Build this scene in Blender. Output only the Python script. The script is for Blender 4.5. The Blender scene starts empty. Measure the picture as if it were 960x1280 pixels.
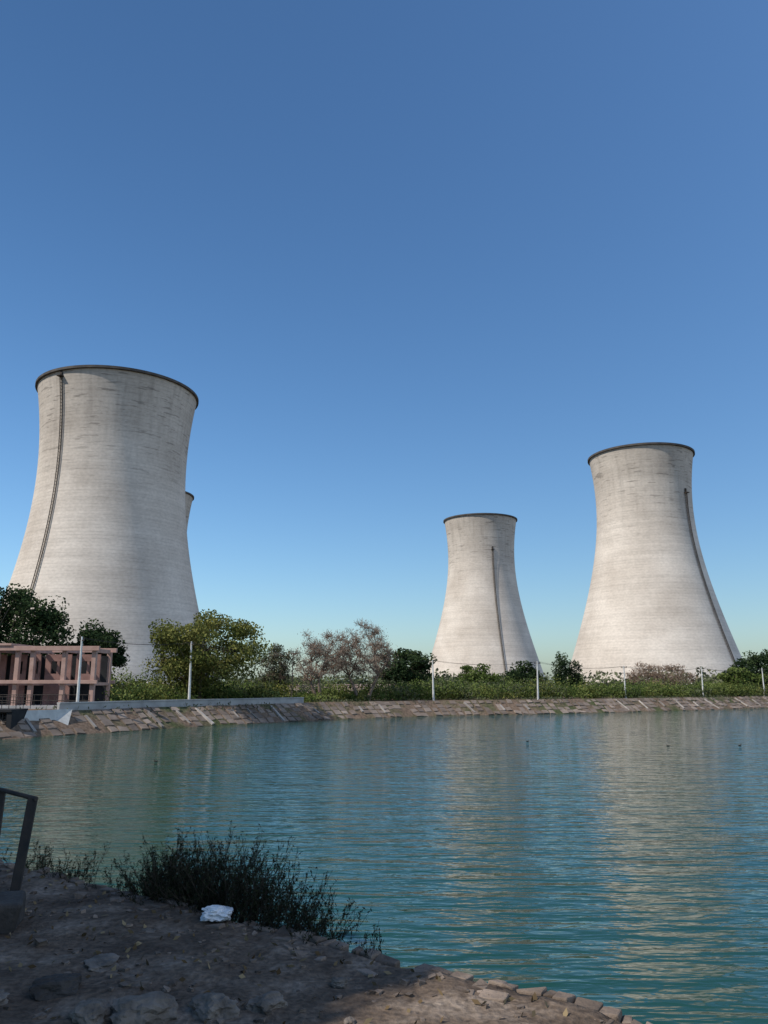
import bpy, math, random
import numpy as np
from mathutils import Vector, noise, Matrix

scene = bpy.context.scene
random.seed(7)
RNG = np.random.default_rng(7)

# ------------------------------------------------------------------ helpers
def link(o):
    scene.collection.objects.link(o); return o

def new_mat(name):
    m = bpy.data.materials.new(name); m.use_nodes = True
    nt = m.node_tree; nt.nodes.clear()
    out = nt.nodes.new('ShaderNodeOutputMaterial')
    return m, nt, out

def N(nt, t, **kw):
    n = nt.nodes.new(t)
    for k, v in kw.items(): setattr(n, k, v)
    return n

def ramp(nt, stops, interp='LINEAR'):
    r = nt.nodes.new('ShaderNodeValToRGB'); cr = r.color_ramp; cr.interpolation = interp
    while len(cr.elements) < len(stops): cr.elements.new(0.5)
    for e, (p, c) in zip(cr.elements, stops):
        e.position = p; e.color = (c[0], c[1], c[2], 1) if hasattr(c, '__len__') else (c, c, c, 1)
    return r

def mixc(nt, a, b, fac, mode='MIX'):
    m = nt.nodes.new('ShaderNodeMix'); m.data_type = 'RGBA'; m.blend_type = mode
    for sock, v in ((m.inputs[6], a), (m.inputs[7], b), (m.inputs[0], fac)):
        if isinstance(v, bpy.types.NodeSocket): nt.links.new(v, sock)
        elif hasattr(v, '__len__'): sock.default_value = (v[0], v[1], v[2], 1)
        else: sock.default_value = v
    return m.outputs[2]

def rough_mat(name, c1, c2, scale=3.0, rough=0.9, bump=0.3, bscale=20, detail=6, dist=0.02, tint=False, spec=0.2, tlo=.6, thi=1.3):
    m, nt, out = new_mat(name)
    b = N(nt, 'ShaderNodeBsdfPrincipled'); L = nt.links
    tc = N(nt, 'ShaderNodeTexCoord')
    n = N(nt, 'ShaderNodeTexNoise'); n.inputs['Scale'].default_value = scale; n.inputs['Detail'].default_value = detail
    L.new(tc.outputs['Object'], n.inputs['Vector'])
    r = ramp(nt, [(0.3, c1), (0.7, c2)]); L.new(n.outputs['Fac'], r.inputs['Fac'])
    col = r.outputs['Color']
    if tint:
        a = N(nt, 'ShaderNodeAttribute'); a.attribute_name = 'tint'
        rr = ramp(nt, [(0, tlo), (1, thi)]); L.new(a.outputs['Fac'], rr.inputs['Fac'])
        col = mixc(nt, col, rr.outputs['Color'], 1.0, 'MULTIPLY')
    L.new(col, b.inputs['Base Color'])
    n2 = N(nt, 'ShaderNodeTexNoise'); n2.inputs['Scale'].default_value = bscale; n2.inputs['Detail'].default_value = 8
    L.new(tc.outputs['Object'], n2.inputs['Vector'])
    bp = N(nt, 'ShaderNodeBump'); bp.inputs['Strength'].default_value = bump; bp.inputs['Distance'].default_value = dist
    L.new(n2.outputs['Fac'], bp.inputs['Height']); L.new(bp.outputs['Normal'], b.inputs['Normal'])
    b.inputs['Roughness'].default_value = rough
    b.inputs['Specular IOR Level'].default_value = spec
    L.new(b.outputs[0], out.inputs[0])
    return m

def leaf_mat(name, dark, mid, light, trans=0.2):
    m, nt, out = new_mat(name); L = nt.links
    a = N(nt, 'ShaderNodeAttribute'); a.attribute_name = 'tint'
    r = ramp(nt, [(0.0, dark), (0.5, mid), (1.0, light)]); L.new(a.outputs['Fac'], r.inputs['Fac'])
    d = N(nt, 'ShaderNodeBsdfDiffuse'); L.new(r.outputs[0], d.inputs[0])
    if trans <= 0: L.new(d.outputs[0], out.inputs[0]); return m
    t = N(nt, 'ShaderNodeBsdfTranslucent'); L.new(r.outputs[0], t.inputs[0])
    mx = N(nt, 'ShaderNodeMixShader'); mx.inputs[0].default_value = trans
    L.new(d.outputs[0], mx.inputs[1]); L.new(t.outputs[0], mx.inputs[2]); L.new(mx.outputs[0], out.inputs[0])
    return m

class MB:
    """mesh builder: faces of mixed size, material indices and a per-vertex tint"""
    def __init__(s): s.v = []; s.f = []; s.m = []; s.t = []
    def add(s, verts, faces, mat=0, tint=0.5):
        o = len(s.v); s.v.extend([tuple(p) for p in verts])
        s.f.extend([tuple(i + o for i in f) for f in faces]); s.m.extend([mat] * len(faces))
        if hasattr(tint, '__len__'): s.t.extend(tint)
        else: s.t.extend([tint] * len(verts))
    def box(s, c, size, mat=0, rot=0.0, jit=0.0, tint=0.5, R=None):
        hx, hy, hz = size[0]/2, size[1]/2, size[2]/2
        M = R if R is not None else Matrix.Rotation(rot, 3, 'Z')
        vs = []
        for dx, dy, dz in ((-1,-1,-1),(1,-1,-1),(1,1,-1),(-1,1,-1),(-1,-1,1),(1,-1,1),(1,1,1),(-1,1,1)):
            p = Vector((dx*hx, dy*hy, dz*hz))
            if jit: p += Vector((random.uniform(-jit, jit), random.uniform(-jit, jit), random.uniform(-jit, jit)))
            vs.append(M @ p + Vector(c))
        s.add(vs, [(0,3,2,1),(4,5,6,7),(0,1,5,4),(1,2,6,5),(2,3,7,6),(3,0,4,7)], mat, tint)
    def tube(s, p0, p1, r0, r1, n=5, mat=0, cap=False, tint=0.5):
        p0 = Vector(p0); p1 = Vector(p1); d = p1 - p0
        if d.length < 1e-6: return
        d.normalize(); a = d.orthogonal().normalized(); b = d.cross(a)
        vs = []
        for p, r in ((p0, r0), (p1, r1)):
            for i in range(n):
                t = 2*math.pi*i/n
                vs.append(p + a*(r*math.cos(t)) + b*(r*math.sin(t)))
        fs = [(i, (i+1) % n, n+(i+1) % n, n+i) for i in range(n)]
        if cap: fs += [tuple(range(n-1, -1, -1)), tuple(range(n, 2*n))]
        s.add(vs, fs, mat, tint)
    def leaves(s, C, L, W, mat=1, tint=None, up=0.0):
        n = len(C)
        a = RNG.normal(size=(n, 3)); a[:, 2] += up; a /= np.linalg.norm(a, axis=1)[:, None]
        b = RNG.normal(size=(n, 3)); b = np.cross(a, b); b /= np.linalg.norm(b, axis=1)[:, None]
        l = (L*RNG.uniform(0.6, 1.3, n))[:, None]; w = (W*RNG.uniform(0.6, 1.3, n))[:, None]
        V = np.stack([C - a*l/2, C + b*w/2, C + a*l/2, C - b*w/2], 1).reshape(-1, 3)
        o = len(s.v); s.v.extend(map(tuple, V.tolist()))
        s.f.extend([(o+4*i, o+4*i+1, o+4*i+2, o+4*i+3) for i in range(n)]); s.m.extend([mat]*n)
        if tint is None: tint = np.full(n, .5)
        s.t.extend(np.repeat(np.clip(tint, 0, 1), 4).tolist())
    def obj(s, name, mats, loc=(0, 0, 0), smooth=False, bevel=0.0):
        me = bpy.data.meshes.new(name); me.from_pydata(s.v, [], s.f)
        for m in mats: me.materials.append(m)
        me.polygons.foreach_set('material_index', s.m)
        if smooth: me.polygons.foreach_set('use_smooth', [True]*len(s.f))
        at = me.attributes.new('tint', 'FLOAT', 'POINT'); at.data.foreach_set('value', [float(x) for x in s.t])
        me.update()
        o = link(bpy.data.objects.new(name, me)); o.location = loc
        if bevel:
            b = o.modifiers.new('bev', 'BEVEL'); b.width = bevel; b.segments = 2
        return o

def empty(name, loc=(0, 0, 0)):
    e = bpy.data.objects.new(name, None); e.location = loc; return link(e)

# ------------------------------------------------------------------ camera
cam = bpy.data.cameras.new('camera'); co = link(bpy.data.objects.new('camera', cam))
cam.sensor_fit = 'VERTICAL'; cam.sensor_height = 36; cam.lens = 28.125
cam.clip_start = 0.05; cam.clip_end = 9000
co.location = (0, 0, 4.4); co.rotation_euler = (math.radians(90 + 12.13), 0, 0)
scene.camera = co

# ------------------------------------------------------------------ light
EL = 45.0; AZ = 62.0
sd = Vector((-math.sin(math.radians(AZ))*math.cos(math.radians(EL)), -math.cos(math.radians(AZ))*math.cos(math.radians(EL)), math.sin(math.radians(EL))))
sl = bpy.data.lights.new('sun', 'SUN'); sl.energy = 5.0; sl.angle = math.radians(0.5); sl.color = (1, 0.95, 0.87)
so = link(bpy.data.objects.new('sun', sl)); so.rotation_euler = sd.to_track_quat('Z', 'Y').to_euler(); so.location = (-30, -30, 60)
w = bpy.data.worlds.new('World'); scene.world = w; w.use_nodes = True
nt = w.node_tree; nt.nodes.clear()
sky = nt.nodes.new('ShaderNodeTexSky'); sky.sky_type = 'NISHITA'; sky.sun_disc = False
sky.sun_elevation = math.radians(EL); sky.sun_rotation = math.radians(180 - AZ)
sky.air_density = 1.0; sky.dust_density = 1.1; sky.ozone_density = 3.0; sky.altitude = 100
hs = nt.nodes.new('ShaderNodeHueSaturation'); hs.inputs['Saturation'].default_value = 1.15
nt.links.new(sky.outputs[0], hs.inputs['Color'])
skc = mixc(nt, hs.outputs[0], (.92, 1.04, 1.09), 1.0, 'MULTIPLY')
bg = nt.nodes.new('ShaderNodeBackground'); bg.inputs[1].default_value = 0.135
wo = nt.nodes.new('ShaderNodeOutputWorld')
nt.links.new(skc, bg.inputs[0]); nt.links.new(bg.outputs[0], wo.inputs[0])
scene.view_settings.view_transform = 'Standard'
try: scene.view_settings.look = 'None'
except Exception: pass
scene.view_settings.exposure = 0

# ------------------------------------------------------------------ lake outline and terrain
P = [(-36,35.7),(-2.95,11.27),(2.66,7.12),(90,-57.5),(240,60),(200,190),(130,200),(74,157),(50,139),
     (26.7,125),(6.7,115.7),(-8,103),(-19.5,87.6),(-27,74),(-34,62),(-42,48)]
def resample(P, step, closed=True):
    out = []
    n = len(P)
    for i in range(n if closed else n-1):
        a = Vector(P[i]); b = Vector(P[(i+1) % n]); k = max(1, int((b-a).length/step))
        for j in range(k): out.append(a.lerp(b, j/k))
    if not closed: out.append(Vector(P[-1]))
    return out
S = resample(P, 1.2)
for _ in range(3):
    S = [(S[i-1] + S[i]*2 + S[(i+1) % len(S)])/4 for i in range(len(S))]
n = len(S)
NRM = []
for i in range(n):
    d = (S[(i+3) % n] - S[i-3]).normalized(); NRM.append(Vector((d.y, -d.x)))
cen = Vector((80, 70))
def far_w(p): return min(1, max(0, (p.y-25)/25))
rings = []
def sn(p, s, k=0): return noise.noise(Vector((p.x*s, p.y*s, k)))
for idx in range(9):
    row = []
    for i, p in enumerate(S):
        fw = far_w(p); run = 2.2 + 0.8*fw; top = 2.34 - 0.34*fw; q = NRM[i]
        if idx == 0: v = p - q*4; z = -3
        elif idx == 1: v = p + q*(sn(p, .4)*0.35*fw); z = 0.0
        elif idx == 2: v = p + q*run*.5; z = top*.5 + sn(p, .5, 3)*.1
        elif idx == 3: v = p + q*run; z = top + sn(p, .3, 5)*.08*fw
        elif idx == 4: v = p + q*(run+4); z = top + sn(p, .3, 9)*.05*fw
        elif idx == 5: v = p + q*(run+10); z = top
        else:
            base = p + q*(run+10); o = (base-cen).normalized()
            rr = {6: 60, 7: 500, 8: 6000}[idx]; v = base + o*rr; z = 2.0
        row.append((v.x, v.y, z))
    rings.append(row)
mb = MB()
vs = [v for r in rings for v in r]; fs = []
for k in range(8):
    for i in range(n):
        j = (i+1) % n
        fs.append((k*n+i, (k+1)*n+i, (k+1)*n+j, k*n+j))
mb.add(vs, fs)
m_ground, gt, gout = new_mat('dry_soil')
b = N(gt, 'ShaderNodeBsdfPrincipled'); b.inputs['Roughness'].default_value = .95; b.inputs['Specular IOR Level'].default_value = .1
geo = N(gt, 'ShaderNodeNewGeometry')
n1 = N(gt, 'ShaderNodeTexNoise'); n1.inputs['Scale'].default_value = .25; n1.inputs['Detail'].default_value = 8
n2 = N(gt, 'ShaderNodeTexNoise'); n2.inputs['Scale'].default_value = 3.5; n2.inputs['Detail'].default_value = 8
gt.links.new(geo.outputs['Position'], n1.inputs[0]); gt.links.new(geo.outputs['Position'], n2.inputs[0])
r1 = ramp(gt, [(.45, (.16, .112, .08)), (.65, (.07, .08, .035))]); gt.links.new(n1.outputs[0], r1.inputs[0])
r2 = ramp(gt, [(.3, .5), (.7, 1.25)]); gt.links.new(n2.outputs[0], r2.inputs[0])
gt.links.new(mixc(gt, r1.outputs[0], r2.outputs[0], 1.0, 'MULTIPLY'), b.inputs[0])
bp = N(gt, 'ShaderNodeBump'); bp.inputs['Distance'].default_value = .1; bp.inputs['Strength'].default_value = .6
gt.links.new(n2.outputs[0], bp.inputs['Height']); gt.links.new(bp.outputs[0], b.inputs['Normal'])
gt.links.new(b.outputs[0], gout.inputs[0])
mb.obj('ground', [m_ground])

# ------------------------------------------------------------------ water
m_w, wt, wout = new_mat('lake_water'); L = wt.links
b = N(wt, 'ShaderNodeBsdfPrincipled'); b.inputs['Roughness'].default_value = .04; b.inputs['IOR'].default_value = 1.333
geo = N(wt, 'ShaderNodeNewGeometry')
nb = N(wt, 'ShaderNodeTexNoise'); nb.inputs['Scale'].default_value = .05; nb.inputs['Detail'].default_value = 3
L.new(geo.outputs['Position'], nb.inputs[0])
rb = ramp(wt, [(.35, (.013, .050, .033)), (.65, (.010, .050, .041))]); L.new(nb.outputs[0], rb.inputs[0]); L.new(rb.outputs[0], b.inputs[0])
def wave(scale, sx, sy, rot, det):
    mp = N(wt, 'ShaderNodeMapping'); mp.inputs['Scale'].default_value = (sx, sy, 1); mp.inputs['Rotation'].default_value = (0, 0, rot)
    L.new(geo.outputs['Position'], mp.inputs[0])
    t = N(wt, 'ShaderNodeTexNoise'); t.inputs['Scale'].default_value = scale; t.inputs['Detail'].default_value = det; t.inputs['Roughness'].default_value = .5
    t.inputs['Distortion'].default_value = .4
    L.new(mp.outputs[0], t.inputs[0]); return t.outputs[0]
h1 = wave(.8, .45, 1.9, math.radians(24), 2); h2 = wave(2.4, .8, 2.0, math.radians(-10), 2); h3 = wave(.25, .6, 1.2, .3, 2)
def mth(op, a, b_):
    m = N(wt, 'ShaderNodeMath', operation=op)
    for s_, v in ((m.inputs[0], a), (m.inputs[1], b_)):
        if isinstance(v, bpy.types.NodeSocket): L.new(v, s_)
        else: s_.default_value = v
    return m.outputs[0]
H = mth('ADD', mth('ADD', mth('MULTIPLY', h1, .135), mth('MULTIPLY', h2, .03)), mth('MULTIPLY', h3, .08))
bp = N(wt, 'ShaderNodeBump'); bp.inputs['Strength'].default_value = 1.0; bp.inputs['Distance'].default_value = 1.0
L.new(H, bp.inputs['Height']); L.new(bp.outputs[0], b.inputs['Normal']); L.new(b.outputs[0], wout.inputs[0])
lake = MB(); vv = [((p+NRM[i]*.8).x, (p+NRM[i]*.8).y, 0.0) for i, p in enumerate(S)]
lake.add(vv, [tuple(range(n))]); lake.obj('water', [m_w])

# ------------------------------------------------------------------ cooling towers
def tower_mat():
    m, nt, out = new_mat('ringed_concrete'); L = nt.links
    b = N(nt, 'ShaderNodeBsdfPrincipled'); b.inputs['Roughness'].default_value = .92; b.inputs['Specular IOR Level'].default_value = .15
    tc = N(nt, 'ShaderNodeTexCoord'); oi = N(nt, 'ShaderNodeObjectInfo')
    add = N(nt, 'ShaderNodeVectorMath', operation='ADD'); L.new(tc.outputs['Object'], add.inputs[0])
    sc = N(nt, 'ShaderNodeVectorMath', operation='SCALE'); L.new(oi.outputs['Location'], sc.inputs[0]); sc.inputs[3].default_value = 3.1
    L.new(sc.outputs[0], add.inputs[1]); P_ = add.outputs[0]
    sx = N(nt, 'ShaderNodeSeparateXYZ'); L.new(tc.outputs['Object'], sx.inputs[0]); Z = sx.outputs[2]
    def noi(scale, vec=(1, 1, 1), det=5):
        mp = N(nt, 'ShaderNodeMapping'); mp.inputs['Scale'].default_value = vec; L.new(P_, mp.inputs[0])
        t = N(nt, 'ShaderNodeTexNoise'); t.inputs['Scale'].default_value = scale; t.inputs['Detail'].default_value = det
        L.new(mp.outputs[0], t.inputs[0]); return t.outputs[0]
    base = ramp(nt, [(.3, (.47, .41, .35)), (.7, (.61, .545, .475))]); L.new(noi(.06), base.inputs[0])
    lift = ramp(nt, [(.35, .90), (.6, 1.04)]); L.new(noi(1.0, (.02, .02, .6), 4), lift.inputs[0])
    col = mixc(nt, base.outputs[0], lift.outputs[0], .8, 'MULTIPLY')
    wv = N(nt, 'ShaderNodeMath', operation='MODULO'); L.new(Z, wv.inputs[0]); wv.inputs[1].default_value = 1.25
    jr = ramp(nt, [(0.0, .74), (.15, .80), (.25, 1.0)]); L.new(wv.outputs[0], jr.inputs[0])
    jm = ramp(nt, [(.40, 0.05), (.62, .8)]); L.new(noi(.3, (1, 1, 1.6)), jm.inputs[0])
    col = mixc(nt, col, jr.outputs[0], jm.outputs[0], 'MULTIPLY')
    fine = ramp(nt, [(.35, .88), (.65, 1.06)]); L.new(noi(.9, (1, 1, 1.5), 6), fine.inputs[0])
    col = mixc(nt, col, fine.outputs[0], .8, 'MULTIPLY')
    st = ramp(nt, [(.48, 1.0), (.72, .68)]); L.new(noi(1.0, (.45, .45, .02), 4), st.inputs[0])
    mr = N(nt, 'ShaderNodeMapRange'); L.new(Z, mr.inputs[0]); mr.inputs[1].default_value = 70; mr.inputs[2].default_value = 118
    mr.inputs[3].default_value = .12; mr.inputs[4].default_value = .7
    col = mixc(nt, col, st.outputs[0], mr.outputs[0], 'MULTIPLY')
    ds = ramp(nt, [(.60, 1.0), (.65, .5)]); L.new(noi(1.0, (.13, .13, 1.0), 3), ds.inputs[0])
    mr2 = N(nt, 'ShaderNodeMapRange'); L.new(Z, mr2.inputs[0]); mr2.inputs[1].default_value = 60; mr2.inputs[2].default_value = 98
    mr2.inputs[3].default_value = 0; mr2.inputs[4].default_value = .75
    col = mixc(nt, col, ds.outputs[0], mr2.outputs[0], 'MULTIPLY')
    tp = ramp(nt, [(0, 1.0), (1, .80)]); mr3 = N(nt, 'ShaderNodeMapRange'); L.new(Z, mr3.inputs[0]); mr3.inputs[1].default_value = 70; mr3.inputs[2].default_value = 114
    L.new(mr3.outputs[0], tp.inputs[0]); col = mixc(nt, col, tp.outputs[0], 1.0, 'MULTIPLY')
    L.new(col, b.inputs[0])
    bp = N(nt, 'ShaderNodeBump'); bp.inputs['Distance'].default_value = .08; bp.inputs['Strength'].default_value = .6
    L.new(jr.outputs[0], bp.inputs['Height']); L.new(bp.outputs[0], b.inputs['Normal'])
    L.new(b.outputs[0], out.inputs[0]); return m
M_T = tower_mat()
M_DARKC = rough_mat('weathered_rim', (.05, .045, .042), (.10, .088, .078), .4)
M_STEEL = rough_mat('dark_steel', (.03, .03, .03), (.07, .055, .045), 4)
M_LADDER = rough_mat('rusty_ladder', (.03, .025, .022), (.07, .055, .045), .5)
M_TIN = rough_mat('tower_inside', (.12, .11, .10), (.18, .165, .15), .1)

def tower(x, y, a, zt, bb, H, lad_angle, lad_top, seg=160):
    e = empty('cooling_tower', (x, y, 0))
    R = lambda z: a*math.sqrt(1+((z-zt)/bb)**2)
    Z0 = 5.0; rows = 110
    sh = MB(); vs = []; fs = []
    for k in range(rows+1):
        z = Z0+(H-Z0)*k/rows; r = R(z)
        for i in range(seg):
            t = 2*math.pi*i/seg; vs.append((r*math.cos(t), r*math.sin(t), z))
    for k in range(rows):
        for i in range(seg):
            j = (i+1) % seg; fs.append((k*seg+i, k*seg+j, (k+1)*seg+j, (k+1)*seg+i))
    sh.add(vs, fs); o = sh.obj('shell', [M_T], smooth=True); o.parent = e
    sh = MB(); vs = []; fs = []
    for k in range(31):
        z = Z0+(H-Z0)*k/30; r = R(z)-.6
        for i in range(seg):
            t = 2*math.pi*i/seg; vs.append((r*math.cos(t), r*math.sin(t), z))
    for k in range(30):
        for i in range(seg):
            j = (i+1) % seg; fs.append((k*seg+i, (k+1)*seg+i, (k+1)*seg+j, k*seg+j))
    sh.add(vs, fs); o = sh.obj('inner_skin', [M_TIN], smooth=True); o.parent = e
    prof = [(-.6, -.1), (.02, -.5), (.75, -.35), (.75, .55), (.45, .55), (.45, .15), (-.6, .15)]
    sh = MB(); vs = []; fs = []; np_ = len(prof)
    for i in range(seg):
        t = 2*math.pi*i/seg
        for (dr, dz) in prof: r = R(H)+dr; vs.append((r*math.cos(t), r*math.sin(t), H+dz))
    for i in range(seg):
        j = (i+1) % seg
        for k in range(np_): fs.append((i*np_+k, j*np_+k, j*np_+(k+1) % np_, i*np_+(k+1) % np_))
    sh.add(vs, fs); o = sh.obj('rim_walkway', [M_DARKC]); o.parent = e
    sh = MB(); nc = 44; r0 = R(2)+1.2; r1 = R(Z0)-.3
    for i in range(nc):
        t = 2*math.pi*i/nc; dt = math.pi/nc
        top = (r1*math.cos(t), r1*math.sin(t), Z0+.3)
        for s_ in (-1, 1):
            sh.tube((r0*math.cos(t+s_*dt), r0*math.sin(t+s_*dt), 2.0), top, .4, .4, 8)
    o = sh.obj('support_columns', [M_T]); o.parent = e
    sh = MB(); vs = []; fs = []
    for i in range(seg):
        t = 2*math.pi*i/seg
        for r, z in ((r0+1.5, 1.5), (r0+1.5, 2.7), (r0+1.2, 2.7), (r0+1.2, 1.5)): vs.append((r*math.cos(t), r*math.sin(t), z))
    for i in range(seg):
        j = (i+1) % seg
        for k in range(4): fs.append((i*4+k, j*4+k, j*4+(k+1) % 4, i*4+(k+1) % 4))
    sh.add(vs, fs); o = sh.obj('basin_wall', [M_T]); o.parent = e
    vd = math.atan2(-y, -x); t = vd + math.radians(lad_angle)
    rad = Vector((math.cos(t), math.sin(t), 0)); tan = Vector((-math.sin(t), math.cos(t), 0))
    sh = MB(); prev = None; z = Z0
    while z < lad_top:
        p = rad*(R(z)+.55) + Vector((0, 0, z))
        if prev is not None:
            for s_ in (-.45, .45): sh.tube(prev+tan*s_, p+tan*s_, .13, .13, 4)
            sh.tube(prev+rad*.5, p+rad*.5, .09, .09, 4)
            sh.tube(prev-tan*.45, prev+tan*.45, .06, .06, 4)
            sh.tube(prev-tan*.45, prev+rad*.5, .06, .06, 4); sh.tube(prev+tan*.45, prev+rad*.5, .06, .06, 4)
            for f_ in (.33, .66):
                mid = prev.lerp(p, f_); sh.tube(mid-tan*.45, mid+tan*.45, .06, .06, 4)
            sh.tube(prev-rad*.1, prev-rad*.9, .1, .1, 4)
        prev = p; z += 1.2
    sh.box(prev+rad*.3, (1.8, 1.8, .3), rot=t); sh.box(prev-rad*.2+Vector((0, 0, 1.1)), (.6, .8, 2.0), rot=t)
    o = sh.obj('caged_ladder', [M_LADDER]); o.parent = e
    return e
tower(-103.4, 296, 26.8, 84, 66, 114.3, -43, 112.5)
tower(128.0, 385, 22.6, 90, 54.5, 114.6, 57, 93)
tower(68.7, 560, 23.2, 92, 57, 118, 19.5, 95)
tower(-148.0, 494, 23.3, 92, 57, 121, 20, 95)

# ------------------------------------------------------------------ vegetation
M_BARK = rough_mat('bark', (.07, .05, .035), (.16, .12, .09), 3, bump=.6)
M_BARKP = rough_mat('pale_bark', (.14, .10, .075), (.25, .19, .145), 3, bump=.4)
M_LYEL = leaf_mat('olive_leaves', (.035, .05, .012), (.115, .125, .035), (.24, .225, .07))
M_LDRK = leaf_mat('dark_leaves', (.012, .024, .012), (.032, .052, .022), (.07, .095, .038))
M_LSHADE = leaf_mat('shade_leaves', (.010, .022, .012), (.026, .045, .020), (.055, .08, .033), 0)
M_LGRN = leaf_mat('green_leaves', (.04, .062, .018), (.09, .125, .034), (.16, .185, .06))
M_LGRY = leaf_mat('greygreen_leaves', (.045, .058, .033), (.10, .112, .062), (.165, .165, .10))
M_LDRY = leaf_mat('dry_leaves', (.11, .068, .045), (.21, .14, .10), (.31, .23, .175))

def tree(name, x, y, h, rx, rz, leaf, bark=None, clumps=60, per=140, ls=.42, trunk=.3, bare=False, seed=1, z0=2.0, cz=None, ry=None, stems=1, gap=.3, csz=.2, tb=0.0, low=.6):
    random.seed(seed); global RNG; RNG = np.random.default_rng(seed)
    mb = MB(); ry = ry or rx; cz = cz if cz is not None else h-rz
    C = []
    tries = 0
    while len(C) < clumps and tries < 5000:
        tries += 1
        p = Vector((random.uniform(-1, 1), random.uniform(-1, 1), random.uniform(-1, 1)))
        l = p.length
        if l > 1 or l < .35: continue
        if noise.noise(p*1.7+Vector((seed*3.3, 0, 0))) < -gap: continue
        k = 1+.22*noise.noise(p.normalized()*2.2+Vector((0, seed*5.1, 0)))
        if p.z < -.55 and random.random() < low: continue
        C.append(Vector((p.x*rx*k, p.y*ry*k, cz+p.z*rz*k)))
    forks = []
    for s_ in range(stems):
        off = Vector((random.uniform(-.6, .6)*(stems > 1)*1.5, random.uniform(-.5, .5)*(stems > 1), 0))
        lean = Vector((random.uniform(-.25, .25)*rx*.5, random.uniform(-.1, .1), 0)) + off*1.2
        th = max(1.0, (cz-rz*.55)) * random.uniform(.75, .95)
        q0 = off; q1 = off + lean*.4 + Vector((0, 0, th*.5)); q2 = off+lean+Vector((0, 0, th))
        tr = trunk/math.sqrt(stems)
        mb.tube(q0-Vector((0, 0, .3)), q0+Vector((0, 0, .4)), tr*1.5, tr*1.05, 8); mb.tube(q0+Vector((0, 0, .4)), q1, tr*1.05, tr*.85, 8); mb.tube(q1, q2, tr*.85, tr*.65, 8)
        for k in range(5):
            a = 2*math.pi*(k+random.random()*.6)/5
            e = q2 + Vector((math.cos(a)*rx*.42, math.sin(a)*ry*.42, random.uniform(.25, .75)*rz))
            m = (q2+e)/2 + Vector((0, 0, -.1*rz*random.random()))
            mb.tube(q2, m, tr*.5, tr*.38, 6); mb.tube(m, e, tr*.38, tr*.25, 6); forks.append((m, e, tr))
    for c in C:
        m, e, tr = min(forks, key=lambda f: (f[1]-c).length)
        src = e if (e-c).length < (m-c).length else m
        mid = (src+c)/2 + Vector((random.uniform(-.3, .3), random.uniform(-.3, .3), random.uniform(-.1, .35)))
        mb.tube(src, mid, tr*.2, tr*.13, 4); mb.tube(mid, c, tr*.13, tr*.05, 4)
        if bare:
            for k in range(16):
                d = Vector((random.gauss(0, 1), random.gauss(0, 1), random.gauss(.5, .8))).normalized()
                L_ = random.uniform(.6, 1.5)*rz*.2; t1 = c+d*L_*.5; d2 = (d+Vector((random.gauss(0, .4), random.gauss(0, .4), random.gauss(0, .4)))).normalized()
                t2 = t1+d2*L_*.6
                mb.tube(c, t1, .028, .02, 3); mb.tube(t1, t2, .02, .01, 3)
                for q in range(2):
                    d3 = (d2+Vector((random.gauss(0, .7), random.gauss(0, .7), random.gauss(0, .7)))).normalized()
                    mb.tube(t1, t1+d3*L_*.6, .016, .009, 3)
    cl = np.array([tuple(c) for c in C])
    nn = RNG.integers(int(per*.5), int(per*1.5), len(cl))
    idx = np.repeat(np.arange(len(cl)), nn)
    sg = np.repeat(RNG.uniform(.7, 1.3, len(cl)), nn)[:, None]
    off = RNG.normal(size=(len(idx), 3)); ln = np.linalg.norm(off, axis=1)[:, None]
    off = off/ln*np.minimum(ln, 1.75)*np.array([rx, ry, rz*.8])*csz*sg
    ctint = RNG.uniform(.2, .8, len(cl))
    pts = cl[idx]+off
    tint = ctint[idx] + RNG.normal(0, .14, len(idx)) + tb
    mb.leaves(pts, ls, ls*.62, 1, tint)
    return mb.obj(name, [bark or M_BARK, leaf], (x, y, z0))

tree('broadleaf_tree', -21.6, 98, 10.9, 6.7, 4.7, M_LYEL, clumps=130, per=170, ls=.36, trunk=.35, seed=3, stems=2, csz=.13, gap=.6, low=.3, tb=.08)
tree('bare_tree', -8.8, 116, 9.6, 4.3, 3.9, M_LDRY, M_BARKP, clumps=95, per=24, ls=.19, trunk=.36, bare=True, seed=5, stems=2, csz=.17, low=.9)
tree('bare_tree', -3.0, 119, 10.8, 4.7, 4.4, M_LDRY, M_BARKP, clumps=110, per=24, ls=.19, trunk=.36, bare=True, seed=15, stems=2, csz=.17, low=.9)
tree('dark_tree', -44.5, 97, 13.2, 5.8, 5.2, M_LDRK, clumps=90, per=170, ls=.42, seed=8, csz=.15)
tree('dark_tree', -37.0, 104, 9.4, 4.0, 3.8, M_LDRK, clumps=60, per=150, ls=.42, seed=9, csz=.17)
tree('dark_tree', -52, 93, 12, 5, 5, M_LDRK, clumps=60, per=150, ls=.45, seed=10, csz=.17)
tree('dark_tree', 4.2, 140, 8.2, 4.5, 3.8, M_LDRK, clumps=60, per=150, ls=.5, seed=11, csz=.17)
tree('sparse_tree', -16.0, 122, 8.6, 2.8, 3.6, M_LGRY, clumps=45, per=60, ls=.35, seed=12, trunk=.2, csz=.17, bare=True)
tree('green_tree', 18.0, 160, 5.8, 4.0, 2.7, M_LGRN, clumps=45, per=110, ls=.5, seed=13, csz=.18)
tree('dark_tree', 28.5, 165, 6.5, 3.8, 3.0, M_LDRK, clumps=45, per=110, ls=.5, seed=14, csz=.18)
tree('casuarina_tree', 42.5, 195, 9.2, 1.9, 4.4, M_LDRK, clumps=45, per=60, ls=.5, seed=16, trunk=.2, csz=.2)
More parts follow.
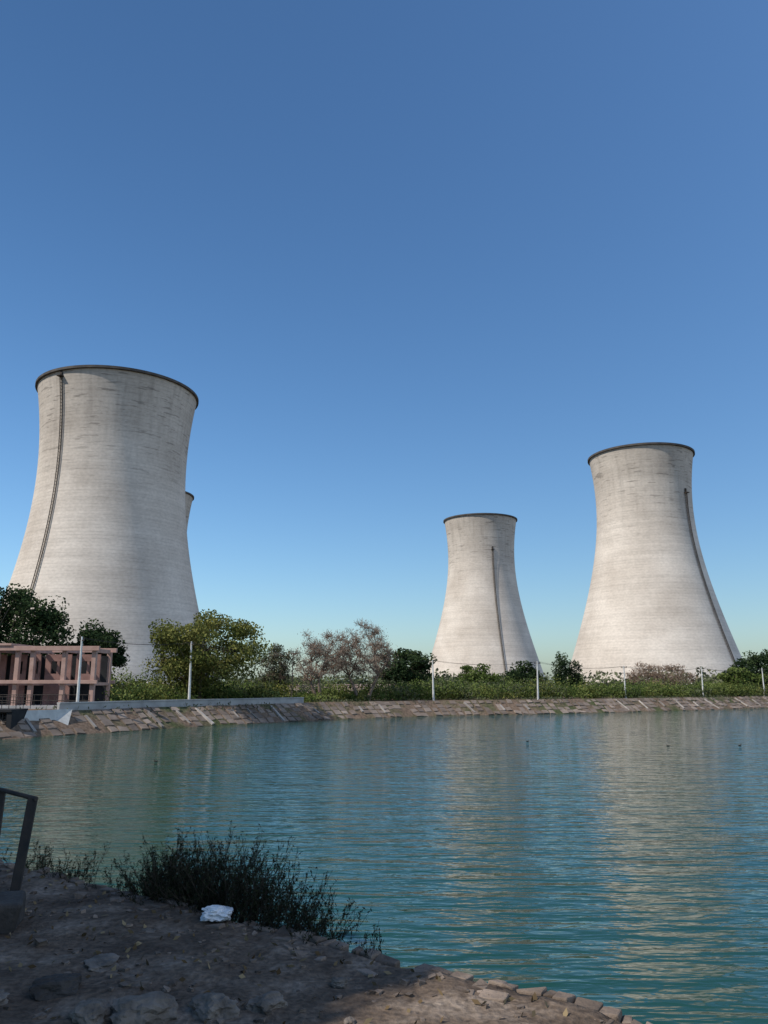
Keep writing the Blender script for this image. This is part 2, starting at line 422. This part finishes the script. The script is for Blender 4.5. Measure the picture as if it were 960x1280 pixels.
tree('casuarina_tree', 46.3, 198, 8.0, 1.7, 3.8, M_LDRK, clumps=35, per=60, ls=.5, seed=17, trunk=.2, csz=.2)
tree('bare_tree', 55.5, 172, 6.8, 4.4, 2.9, M_LDRY, M_BARKP, clumps=60, per=40, ls=.28, seed=18, bare=True, csz=.18, stems=3)
tree('bare_tree', 62.5, 176, 6.5, 4.4, 2.8, M_LDRY, M_BARKP, clumps=55, per=40, ls=.28, seed=19, bare=True, csz=.18, stems=3)
tree('dark_tree', 82, 183, 8.4, 5.2, 3.8, M_LDRK, clumps=55, per=130, ls=.55, seed=20, csz=.17)
tree('green_tree', 75, 172, 5.8, 4.0, 2.8, M_LGRN, clumps=45, per=110, ls=.5, seed=21, csz=.17)
tree('dark_tree', 91, 186, 10, 5, 4.5, M_LDRK, clumps=55, per=130, ls=.55, seed=22, csz=.17)
# the trees the photographer stands under
tree('shade_tree', -14.7, 1.7, 14.6, 3.9, 2.5, M_LSHADE, clumps=130, per=160, ls=.42, trunk=.4, seed=30, z0=2.4, csz=.15, gap=1.0, cz=12)
tree('shade_tree', -20.0, 4.9, 14.6, 4.6, 3.0, M_LSHADE, clumps=110, per=130, ls=.42, trunk=.4, seed=31, z0=2.4, csz=.15, gap=1.0, cz=12)
tree('shade_tree', -14.6, -3.9, 14.6, 4.2, 2.6, M_LSHADE, clumps=110, per=130, ls=.42, trunk=.4, seed=32, z0=2.4, csz=.15, gap=1.0, cz=12)

# thicket of shrubs behind the far bank (one mass)
RNG = np.random.default_rng(50); random.seed(50)
mb = MB(); cands = [p for p in S if p.y > 60]
for k in range(520):
    px = random.uniform(125, 975)
    rr = (px-480)/1023.0
    p = min(cands, key=lambda p: abs(p.x/p.y-rr))
    D = p.y + random.choice([8, 9, 10, 13, 18, 26, 38]) + random.uniform(0, 4)
    x = rr*D; h = random.uniform(.9, 2.3)*(1+.5*noise.noise(Vector((x*.08, D*.08, 4)))) * (1+(D-p.y)*.02)
    if -14 < x < 1 and D < 120: h *= .4
    if -25 < x < -17 and D < 98: h *= .45
    r = h*random.uniform(.7, 1.3); c = int(170*min(1.6, r*.6))
    q = RNG.normal(size=(c, 3)); q /= np.linalg.norm(q, axis=1)[:, None]; q *= RNG.uniform(.35, 1.0, c)[:, None]**.6
    lump = 1+.3*np.sin(q[:, 0]*5+k)*np.cos(q[:, 1]*4+q[:, 2]*5+k)
    q = q*lump[:, None]
    pts = q*np.array([r, r, h*.55])+np.array([x, D, 2+h*.5]); pts = pts[pts[:, 2] > 1.95]
    base = random.choice([.2, .4, .6, .85])
    mb.leaves(pts, .34, .2, random.choice([0, 0, 0, 1, 2]), base+RNG.normal(0, .15, len(pts)), up=.4)
mb.obj('shrub_thicket', [M_LGRN, M_LGRY, M_LYEL])
mb = MB(); RNG = np.random.default_rng(51)
for p, q in zip(S, NRM):
    if p.y < 66 or p.x > 95 or p.x < -28: continue
    dens = max(0, noise.noise(Vector((p.x*.15, p.y*.15, 2)))+.25)
    c = int(60*dens)
    if c < 2: continue
    o = RNG.uniform(1.8, 7.5, c); al = RNG.uniform(-.7, .7, c)
    zz = np.where(o < 3, o/3*2.0, 2.0)+RNG.uniform(.03, .35, c)
    pts = np.stack([p.x+q.x*o-q.y*al, p.y+q.y*o+q.x*al, zz], 1)
    mb.leaves(pts, .4, .12, 0, RNG.uniform(.1, .8, c), up=1.5)
mb.obj('bank_grass', [M_LGRY])
mb = MB(); RNG = np.random.default_rng(52); random.seed(52)
for k in range(420):
    a = math.radians(random.uniform(-32, 32)); D = random.uniform(230, 620)
    x = math.sin(a)*D; y = math.cos(a)*D
    if any((x-tx)**2+(y-ty)**2 < 56**2 for tx, ty in ((-104, 296), (128, 385), (68.5, 560), (-147, 494))): continue
    h = random.uniform(3.5, 7)*(1+.5*noise.noise(Vector((x*.01, y*.01, 0)))); r = h*random.uniform(.6, 1.1); c = 120
    q = RNG.normal(size=(c, 3)); q /= np.linalg.norm(q, axis=1)[:, None]; q *= RNG.uniform(.3, 1.0, c)[:, None]**.5
    pts = q*np.array([r, r, h*.5])+np.array([x, y, 2+h*.52])
    mb.leaves(pts, 1.2, .8, 0, random.uniform(.2, .8)+RNG.normal(0, .15, c))
mb.obj('distant_trees', [M_LGRY])

# ------------------------------------------------------------------ stone pitching on far bank
M_SLAB = rough_mat('stone_slabs', (.14, .105, .082), (.24, .19, .155), .8, tint=True, tlo=.6, thi=1.35)
M_CONC = rough_mat('grey_concrete', (.25, .24, .235), (.36, .35, .34), 1.0)
M_WHITE = rough_mat('whitewash', (.34, .33, .31), (.46, .45, .42), 2.0)
random.seed(60)
mb = MB()
FAR = [(p, q) for p, q in zip(S, NRM) if p.y > 64 and p.x < 110 and p.y < 190]
for p, q in FAR:
    tang = Vector((-q.y, q.x, 0)); up = Vector((q.x*3, q.y*3, 2.0)).normalized(); nz = tang.cross(up)
    if nz.z < 0: nz = -nz
    R = Matrix((tang, up, nz)).transposed()
    for r in range(4):
        if random.random() < .2+.4*max(0, noise.noise(Vector((p.x*.2, p.y*.2, 7)))+.2): continue
        s = (r+.5)/4+random.uniform(-.02, .02)
        c = Vector((p.x, p.y, 0))+Vector((q.x*3*s, q.y*3*s, 2.0*s))+nz*random.uniform(-.03, .05)
        R2 = R @ Matrix.Rotation(random.gauss(0, .09), 3, 'Z') @ Matrix.Rotation(random.gauss(0, .04), 3, 'X')
        tv = random.uniform(.1, .7)+(.35 if random.random() < .1 else 0)
        mb.box(c, (random.uniform(.75, 1.15), random.uniform(.62, .88), .14), R=R2, jit=.05, tint=tv)
mb.obj('stone_pitching', [M_SLAB])
mb = MB()
for k, (p, q) in enumerate(FAR):
    if k % 3 and p.x < -6: continue
    if p.x >= -6 and k % 4: continue
    if random.random() < .35: continue
    tang = Vector((-q.y, q.x, 0)); up = Vector((q.x*3, q.y*3, 2.0)).normalized(); nz = tang.cross(up)
    if nz.z < 0: nz = -nz
    R = Matrix((tang, up, nz)).transposed() @ Matrix.Rotation(random.gauss(0, .12), 3, 'Z')
    ln = random.uniform(1.0, 3.1)
    mb.box(Vector((p.x+q.x*1.5, p.y+q.y*1.5, 1.0))+nz*.07+up*random.uniform(-.4, .2)+tang*random.uniform(-.8, .8), (random.uniform(.2, .34), ln, .16), R=R, jit=.03, tint=random.random())
mb.obj('embankment_ribs', [rough_mat('worn_concrete', (.24, .21, .185), (.36, .32, .285), 1.5, tint=True)])
wl = [(p, q) for p, q in FAR if -27.5 < p.x < -7.5]
mb = MB()
for w_, (zz, zt_) in ((.32, (1.6, 2.62)), (.46, (2.62, 2.74))):
    vs = []; fs = []
    for p, q in wl:
        for o, z in ((3.4-w_/2, zz), (3.4-w_/2, zt_), (3.4+w_/2, zt_), (3.4+w_/2, zz)): vs.append((p.x+q.x*o, p.y+q.y*o, z))
    for i in range(len(wl)-1):
        for k in range(4): fs.append((i*4+k, i*4+(k+1) % 4, (i+1)*4+(k+1) % 4, (i+1)*4+k))
    fs += [(0, 1, 2, 3), tuple(len(vs)-4+k for k in (3, 2, 1, 0))]
    mb.add(vs, fs)
mb.obj('parapet_wall', [M_CONC])
mb = MB()
mb.box((-8, 168, 3.1), (26, .3, 2.2)); mb.box((-8, 168, 4.26), (26.2, .45, .12))
for k in range(9): mb.box((-20.6+k*3.15, 167.8, 3.2), (.35, .3, 2.4))
mb.obj('boundary_wall', [rough_mat('pinkish_plaster', (.42, .30, .26), (.5, .38, .33), .8)])

# ------------------------------------------------------------------ pump house
M_PINK = rough_mat('pink_paint', (.33, .205, .165), (.43, .285, .235), 1.5)
M_PINK2 = rough_mat('faded_red_wall', (.19, .105, .085), (.29, .165, .14), 1.2)
M_VOID = rough_mat('painted_void_shade', (.012, .012, .014), (.03, .03, .03), 1)  # near-black colour stands in for shade inside the openings and intake recess
ph = empty('pump_house', (0, 0, 0))
mb = MB(); xs = [-45.6, -42.3, -39.0, -36.9, -35.4, -32.2, -29.2]
for x in xs:
    for yy in (82, 86.5): mb.box((x, yy, 4.85), (.42, .5, 5.7))
mb.obj('columns', [M_PINK], bevel=.02).parent = ph
mb = MB()
for yy in (81.6, 86.9):
    mb.box((-37.3, yy, 7.9), (17.4, .36, .45)); mb.box((-37.3, yy, 4.6), (17.4, .3, .35))
for x in xs: mb.box((x, 84.25, 7.72), (.3, 4.0, .4)); mb.box((x, 84.25, 4.4), (.28, 4.0, .3))
mb.box((-41.6, 84.3, 8.28), (8.4, 6.0, .22))
mb.obj('beams', [M_PINK], bevel=.02).parent = ph
mb = MB()
for i in range(len(xs)-1):
    x0, x1 = xs[i]+.25, xs[i+1]-.25; wd = x1-x0; cx = (x0+x1)/2; Y = 84.6
    mb.box((cx, Y, 5.1), (wd, .22, .66)); mb.box((cx, Y, 7.05), (wd, .22, .7))
    mb.box((x0+wd*.11, Y, 6.065), (wd*.22, .22, 1.26)); mb.box((x1-wd*.11, Y, 6.065), (wd*.22, .22, 1.26)); mb.box((cx, Y, 6.065), (wd*.10, .22, 1.26))
    if i % 2 == 0: mb.box((cx, Y, 3.3), (wd, .22, 2.2))
mb.obj('infill_walls', [M_PINK2], bevel=.01).parent = ph
mb = MB(); mb.box((-37.3, 86.2, 4.7), (16, .15, 5.2)); mb.obj('rear_wall', [M_VOID]).parent = ph  # rear wall coloured near-black so the openings read as shaded
mb = MB(); mb.box((-37.3, 84.2, 2.1), (17.8, 7, .4)); mb.obj('floor_slab', [M_CONC], bevel=.02).parent = ph
mb = MB()
for k in range(26): mb.tube((-46+k*.68, 80.9, 2.3), (-46+k*.68, 80.9, 3.35), .03, .03, 5)
for z in (2.8, 3.35): mb.tube((-46, 80.9, z), (-29, 80.9, z), .035, .035, 5)
mb.obj('handrail', [M_STEEL]).parent = ph
it = empty('water_intake', (0, 0, 0))
mb = MB(); mb.box((-33.4, 71.6, .6), (4.6, .5, 3.0)); mb.box((-31.3, 70.4, .6), (.45, 3, 3.0)); mb.box((-33.6, 70.4, 2.2), (5.0, 3.2, .22))
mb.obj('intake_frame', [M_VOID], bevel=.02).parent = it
mb = MB()
for k in range(16): mb.box((-35.6+k*.26, 69.2, .7), (.07, .12, 2.9))
for z in (.5, 1.3, 2.05): mb.box((-33.6, 69.12, z), (4.4, .05, .1))
mb.obj('trash_rack', [M_STEEL]).parent = it
mb = MB()
mb.add([(-31.0, 69.6, -.5), (-28.0, 72.6, -.5), (-28.6, 75.6, 2.15), (-31.0, 71.6, 2.15), (-31.0, 71.0, -.5), (-29.3, 76, -.5)],
       [(0, 1, 2, 3), (0, 3, 4), (1, 5, 2), (3, 2, 5, 4), (0, 4, 5, 1)])
mb.obj('sloping_wing_wall', [M_WHITE]).parent = it
mb = MB()
for k in range(9):
    mb.tube((-35.6+k*.62, 71.3, 2.3), (-35.6+k*.62, 71.3, 3.3), .03, .03, 5)
for z in (2.8, 3.3): mb.tube((-35.6, 71.3, z), (-30.6, 71.3, z), .03, .03, 5)
mb.obj('railing_bars', [M_STEEL]).parent = it

# ------------------------------------------------------------------ utility poles and wires
M_POLE = rough_mat('pole_concrete', (.45, .44, .42), (.62, .61, .58), 2)
poles = [(-29.3, 78.6, 8.9), (-21.7, 91.5, 9.1), (-12.6, 112, 8.9), (7.3, 121, 7.9), (24.0, 128, 7.9), (41.5, 141, 7.5), (59.5, 153, 7.5), (77, 166, 7.6), (97, 181, 7.7)]
tops = []
for i, (x, y, zt_) in enumerate(poles):
    e = empty('utility_pole', (x, y, 2.0)); h = zt_-2
    mb = MB(); lx = random.uniform(-.12, .12)
    thin = .5 if i == 2 else 1
    mb.tube((0, 0, -.3), (lx, 0, h), .16*thin, .09*thin, 8, cap=True); mb.obj('pole_shaft', [M_STEEL if i == 2 else M_POLE]).parent = e
    mb = MB(); mb.box((lx, 0, h-.35), (1.1, .09, .09), rot=math.radians(-45))
    for s_ in (-.5, 0, .5):
        mb.tube((lx+s_*.7, -s_*.7, h-.3), (lx+s_*.7, -s_*.7, h-.1), .05, .035, 6, cap=True)
    mb.obj('cross_arm', [M_STEEL]).parent = e
    tops.append([(x+lx+s_*.7, y-s_*.7, h+2-.1) for s_ in (-.5, 0, .5)])
mb = MB()
for i in range(len(tops)-1):
    for a, b_ in zip(tops[i], tops[i+1]):
        a = Vector(a); b_ = Vector(b_); prev = a; sag = (b_-a).length*.03
        for k in range(1, 13):
            t = k/12; p = a.lerp(b_, t)-Vector((0, 0, 4*sag*t*(1-t))); mb.tube(prev, p, .014, .014, 4); prev = p
mb.obj('power_lines', [M_STEEL])

# ------------------------------------------------------------------ foreground bank
E0 = Vector((1.35, 5.35)); ed = Vector((-5.61, 4.15)).normalized(); en = Vector((-ed.y, ed.x))*-1
if en.dot(Vector((.6, .8))) < 0: en = -en
def fp(s, o, z=0.0):
    p = E0+ed*s+en*o; return Vector((p.x, p.y, z))
m_fg, ft, fout = new_mat('foreground_dirt'); L = ft.links
b = N(ft, 'ShaderNodeBsdfPrincipled'); b.inputs['Roughness'].default_value = .95; b.inputs['Specular IOR Level'].default_value = .1
geo = N(ft, 'ShaderNodeNewGeometry')
a1 = N(ft, 'ShaderNodeTexNoise'); a1.inputs['Scale'].default_value = 1.6; a1.inputs['Detail'].default_value = 10; a1.inputs['Roughness'].default_value = .65
a2 = N(ft, 'ShaderNodeTexNoise'); a2.inputs['Scale'].default_value = 22; a2.inputs['Detail'].default_value = 6
vo = N(ft, 'ShaderNodeTexVoronoi'); vo.inputs['Scale'].default_value = 14
for t in (a1, a2, vo): L.new(geo.outputs['Position'], t.inputs[0])
rr1 = ramp(ft, [(.3, (.060, .043, .032)), (.5, (.125, .092, .068)), (.7, (.27, .215, .17))]); L.new(a1.outputs[0], rr1.inputs[0])
rr2 = ramp(ft, [(.3, .6), (.7, 1.25)]); L.new(a2.outputs[0], rr2.inputs[0])
L.new(mixc(ft, rr1.outputs[0], rr2.outputs[0], 1.0, 'MULTIPLY'), b.inputs[0])
bb_ = N(ft, 'ShaderNodeBump'); bb_.inputs['Distance'].default_value = .03; bb_.inputs['Strength'].default_value = .8
L.new(a2.outputs[0], bb_.inputs['Height']); bb2 = N(ft, 'ShaderNodeBump'); bb2.inputs['Distance'].default_value = .02; bb2.inputs['Strength'].default_value = .4
L.new(vo.outputs['Distance'], bb2.inputs['Height']); L.new(bb_.outputs[0], bb2.inputs['Normal']); L.new(bb2.outputs[0], b.inputs['Normal'])
L.new(b.outputs[0], fout.inputs[0])
def fz(s, o):
    v = Vector((s*.9, o*.9, 0)); return 2.45+.04*noise.noise(v)+.03*noise.noise(v*3.1)+.015*noise.noise(v*9)
mb = MB(); vs = []; fs = []; na, nb_ = 260, 110
for i in range(na):
    for j in range(nb_):
        s = -8+22*i/(na-1); o = .06-8*j/(nb_-1)
        if j == 0: o += .05*noise.noise(Vector((s*2, 0, 0)))
        vs.append(fp(s, o, fz(s, o)-(.16 if j == 0 else 0)))
for i in range(na-1):
    for j in range(nb_-1): fs.append((i*nb_+j, i*nb_+j+1, (i+1)*nb_+j+1, (i+1)*nb_+j))
mb.add(vs, fs); mb.obj('dirt_path', [m_fg], smooth=True)
M_EDGE = rough_mat('edge_bricks', (.09, .066, .05), (.24, .185, .145), 3, bump=.8, bscale=30, tint=True)
random.seed(70); mb = MB(); rz = math.atan2(ed.y, ed.x)
s = -6.0
while s < 14:
    l = random.uniform(.07, .2)
    for row, (o, wd) in enumerate(((.06, .13), (-.08, .12), (-.21, .11))):
        if random.random() < (.10, .4, .65)[row]: continue
        so_ = s+l/2+row*.07; oo = o+random.uniform(-.03, .03)
        c = fp(so_, oo, fz(so_, oo)-.035+random.uniform(-.02, .004))
        R = Matrix.Rotation(rz+random.gauss(0, .14), 3, 'Z') @ Matrix.Rotation(random.gauss(0, .07), 3, 'X') @ Matrix.Rotation(random.gauss(0, .07), 3, 'Y')
        mb.box(c, (l*.95, wd*random.uniform(.75, 1), .08), R=R, jit=.017, tint=random.uniform(.1, .9))
    s += l
for r in range(1, 10):
    s = -6
    while s < 14:
        l = random.uniform(.16, .34); R = Matrix.Rotation(rz+random.gauss(0, .05), 3, 'Z')
        mb.box(fp(s+l/2, .02+r*.235, 2.38-r*.255), (l*.93, .28, .2), R=R, jit=.03, tint=random.uniform(.1, .8)); s += l
mb.obj('stone_edging', [M_EDGE], bevel=.012)

def rock(name, x, y, r, fl=.6, seed=0, mat=None, z=None, rough=1.0):
    import bmesh
    bm = bmesh.new(); bmesh.ops.create_icosphere(bm, subdivisions=4, radius=r)
    for v in bm.verts:
        d = v.co.normalized(); k = 1+.35*noise.noise(d*1.3+Vector((seed, 0, 0)))+.16*rough*noise.noise(d*3.5+Vector((0, seed, 0)))+.10*rough*abs(noise.noise(d*7))+.04*noise.noise(d*18)
        d = Vector((math.copysign(min(abs(d.x), .75), d.x), math.copysign(min(abs(d.y), .8), d.y), d.z))
        v.co = Vector((d.x*1.35, d.y, d.z*fl))*r*k
    me = bpy.data.meshes.new(name); bm.to_mesh(me); bm.free(); me.materials.append(mat)
    o = link(bpy.data.objects.new(name, me)); o.location = (x, y, z if z else 2.44+r*fl*.15); o.rotation_euler = (0, 0, seed); return o
M_ROCK = rough_mat('rock', (.08, .065, .053), (.21, .175, .145), 7, bump=1, bscale=25)
M_ROCKD = rough_mat('dark_rock', (.03, .026, .024), (.07, .06, .052), 5, bump=.8, bscale=25)
for i, (x, y, r, fl, m) in enumerate([(-2.12, 5.75, .14, .6, M_ROCKD), (-2.0, 6.25, .13, .35, M_ROCK), (-1.45, 5.35, .17, .6, M_ROCK), (-1.05, 5.42, .13, .6, M_ROCK),
        (-.72, 5.5, .10, .6, M_ROCK), (-1.75, 5.3, .12, .7, M_ROCK), (-2.5, 5.5, .14, .5, M_ROCK), (-.3, 5.9, .05, .6, M_ROCK), (-3.2, 6.8, .07, .5, M_ROCK), (-2.75, 7.6, .06, .5, M_ROCK), (-.2, 5.25, .04, .6, M_ROCK), (-1.9, 7.0, .05, .5, M_ROCK), (-1.2, 6.2, .04, .6, M_ROCK)]):
    rock('rock', x, y, r, fl, i*1.7+.3, m)
mb = MB(); random.seed(80)
for k in range(1500):
    s = random.uniform(-2, 10); o = random.uniform(-5.5, -.1); r = random.uniform(.006, .024)
    if random.random() < .08: r *= 1.8
    mb.box(fp(s, o, fz(s, o)+r*.2), (r*2, r*1.6, r*1.1), rot=random.random()*3, jit=r*.4, tint=random.random())
mb.obj('gravel', [M_EDGE])
# fallen leaves
RNG = np.random.default_rng(81); mb = MB(); pts = []
for k in range(900):
    s = random.uniform(-2, 10); o = -abs(random.gauss(0, 2.2)); pts.append(tuple(fp(s, o, fz(s, o)+.012)))
mb.leaves(np.array(pts), .06, .03, 0, RNG.uniform(0, 1, len(pts)))
mb.obj('leaf_litter', [leaf_mat('fallen_leaves', (.07, .045, .025), (.14, .10, .055), (.25, .19, .11), 0)])
mb = MB(); mb.box((-3.38, 7.15, 2.53), (.75, .5, .26), rot=.3, jit=.05); mb.box((-3.6, 7.2, 2.7), (.32, .3, .1), rot=.6, jit=.03)
mb.obj('masonry_block', [M_ROCKD], bevel=.03)

mb = MB()
def plate(p0, p1, w_, t_):
    p0 = Vector(p0); p1 = Vector(p1); d = (p1-p0); L_ = d.length; d.normalize(); s_ = d.cross(Vector((0, 1, 0))).normalized(); u = s_.cross(d)
    mb.box((p0+p1)/2, (w_, t_, L_), R=Matrix((s_, u, d)).transposed())
plate((-3.55, 8.26, 2.3), (-3.44, 8.26, 3.31), .085, .03); plate((-3.595, 8.29, 2.3), (-3.485, 8.29, 3.30), .012, .08)
plate((-3.93, 8.55, 2.3), (-3.89, 8.55, 3.36), .085, .03); plate((-5.6, 9.5, 2.3), (-5.56, 9.5, 3.4), .085, .03)
mb.tube((-3.40, 8.24, 3.30), (-3.89, 8.53, 3.35), .022, .022, 8, cap=True); mb.tube((-3.89, 8.53, 3.35), (-5.6, 9.48, 3.4), .022, .022, 8, cap=True)
mb.obj('metal_railing', [M_STEEL])

M_STEM = rough_mat('dry_stems', (.03, .024, .018), (.07, .05, .035), 8)
M_LBUSH = leaf_mat('shrub_leaves', (.008, .011, .007), (.018, .024, .012), (.04, .042, .022), 0)
def scrag(name, items, seed, lf=1.0):
    global RNG; RNG = np.random.default_rng(seed); random.seed(seed); mb = MB(); pts = []
    for (s, o, cnt, h, spread, arch) in items:
        for k in range(cnt):
            p = fp(s+random.gauss(0, spread), o+random.gauss(0, .10), 2.15); hh = h*random.uniform(.5, 1.1)
            d = Vector((random.gauss(arch, .22), random.gauss(0, .25), 1)).normalized(); r = random.uniform(.0025, .005)
            for j in range(7):
                q = p+d*hh/7; mb.tube(p, q, r*(1-j*.1), r*(1-(j+1)*.1), 3)
                if j > 1:
                    for t in range(random.randint(1, 3)):
                        d2 = (d+Vector((random.gauss(0, .4), random.gauss(0, .4), random.gauss(.3, .3)))).normalized(); L_ = random.uniform(.05, .16)
                        mb.tube(q, q+d2*L_, .002, .0012, 3)
                        for u in range(int(4*lf)): pts.append(q+d2*L_*random.uniform(.2, 1.1)+Vector((random.gauss(0, .008), random.gauss(0, .008), random.gauss(0, .008))))
                p = q; d = (d+Vector((random.gauss(arch*.25, .1), random.gauss(0, .1), -.05))).normalized()
    pts = np.array([tuple(p) for p in pts])
    mb.leaves(pts, .038, .009, 1, RNG.uniform(.1, .9, len(pts)), up=.8)
    return mb.obj(name, [M_STEM, M_LBUSH])
# s is the distance along the bank edge
scrag('waterside_shrub', [(4.55, .25, 90, .58, .2, -.05), (4.15, .25, 150, .74, .2, 0), (3.7, .25, 150, .78, .18, .03), (3.25, .25, 90, .70, .16, .1), (2.85, .2, 50, .56, .12, .15), (2.5, .2, 30, .44, .1, .15)], 90)
scrag('weed_tuft', [(5.85, .1, 26, .45, .10, 0)], 91)
scrag('weed_tuft', [(5.25, .15, 8, .42, .06, .05)], 92, .6)
scrag('weed_tuft', [(1.9, .12, 10, .36, .05, .05)], 93)
scrag('weed_tuft', [(6.7, .2, 16, .45, .12, 0)], 94)

rock('plastic_bag', -1.40, 7.22, .10, .55, 3.3, rough_mat('white_plastic', (.6, .6, .62), (.8, .8, .8), 6, rough=.4, bump=.6, bscale=12), z=2.53, rough=2.2)

# ------------------------------------------------------------------ ducks
M_DUCK = rough_mat('dark_feathers', (.015, .014, .013), (.05, .045, .04), 20)
def duck(x, y, ang, sc=1.0):
    e = empty('duck', (x, y, 0)); e.rotation_euler = (0, 0, ang); e.scale = (sc,)*3
    def loft(sec, name, nn=12):
        m = MB(); vs = []; fs = []
        for k, (px, pz, ry_, rz_, tilt) in enumerate(sec):
            for i in range(nn):
                t = 2*math.pi*i/nn; dz = rz_*math.sin(t)
                vs.append((px-dz*math.sin(tilt), ry_*math.cos(t), pz+dz*math.cos(tilt)))
        for k in range(len(sec)-1):
            for i in range(nn):
                j = (i+1) % nn; fs.append((k*nn+i, k*nn+j, (k+1)*nn+j, (k+1)*nn+i))
        fs += [tuple(range(nn-1, -1, -1)), tuple((len(sec)-1)*nn+i for i in range(nn))]
        m.add(vs, fs); m.obj(name, [M_DUCK], smooth=True).parent = e
    loft([(-.27, .12, .01, .008, 0), (-.22, .10, .05, .03, 0), (-.12, .06, .09, .075, 0), (0, .045, .11, .09, 0), (.10, .05, .095, .085, 0), (.17, .06, .05, .05, 0), (.19, .065, .01, .01, 0)], 'body')
    loft([(.12, .08, .05, .055, -1.2), (.155, .14, .032, .036, -1.4), (.165, .19, .027, .03, -1.3), (.185, .225, .034, .036, -.6), (.215, .235, .034, .034, 0), (.245, .23, .018, .014, 0), (.30, .222, .013, .006, 0)], 'neck_head_and_bill')
for x, y, a in ((11.2, 64.8, .3), (20.5, 60, 2.8), (25.9, 60.5, .1), (-13.2, 48.3, 3.0)): duck(x, y, a, .55)
print('faces', sum(len(m.polygons) for m in bpy.data.meshes))
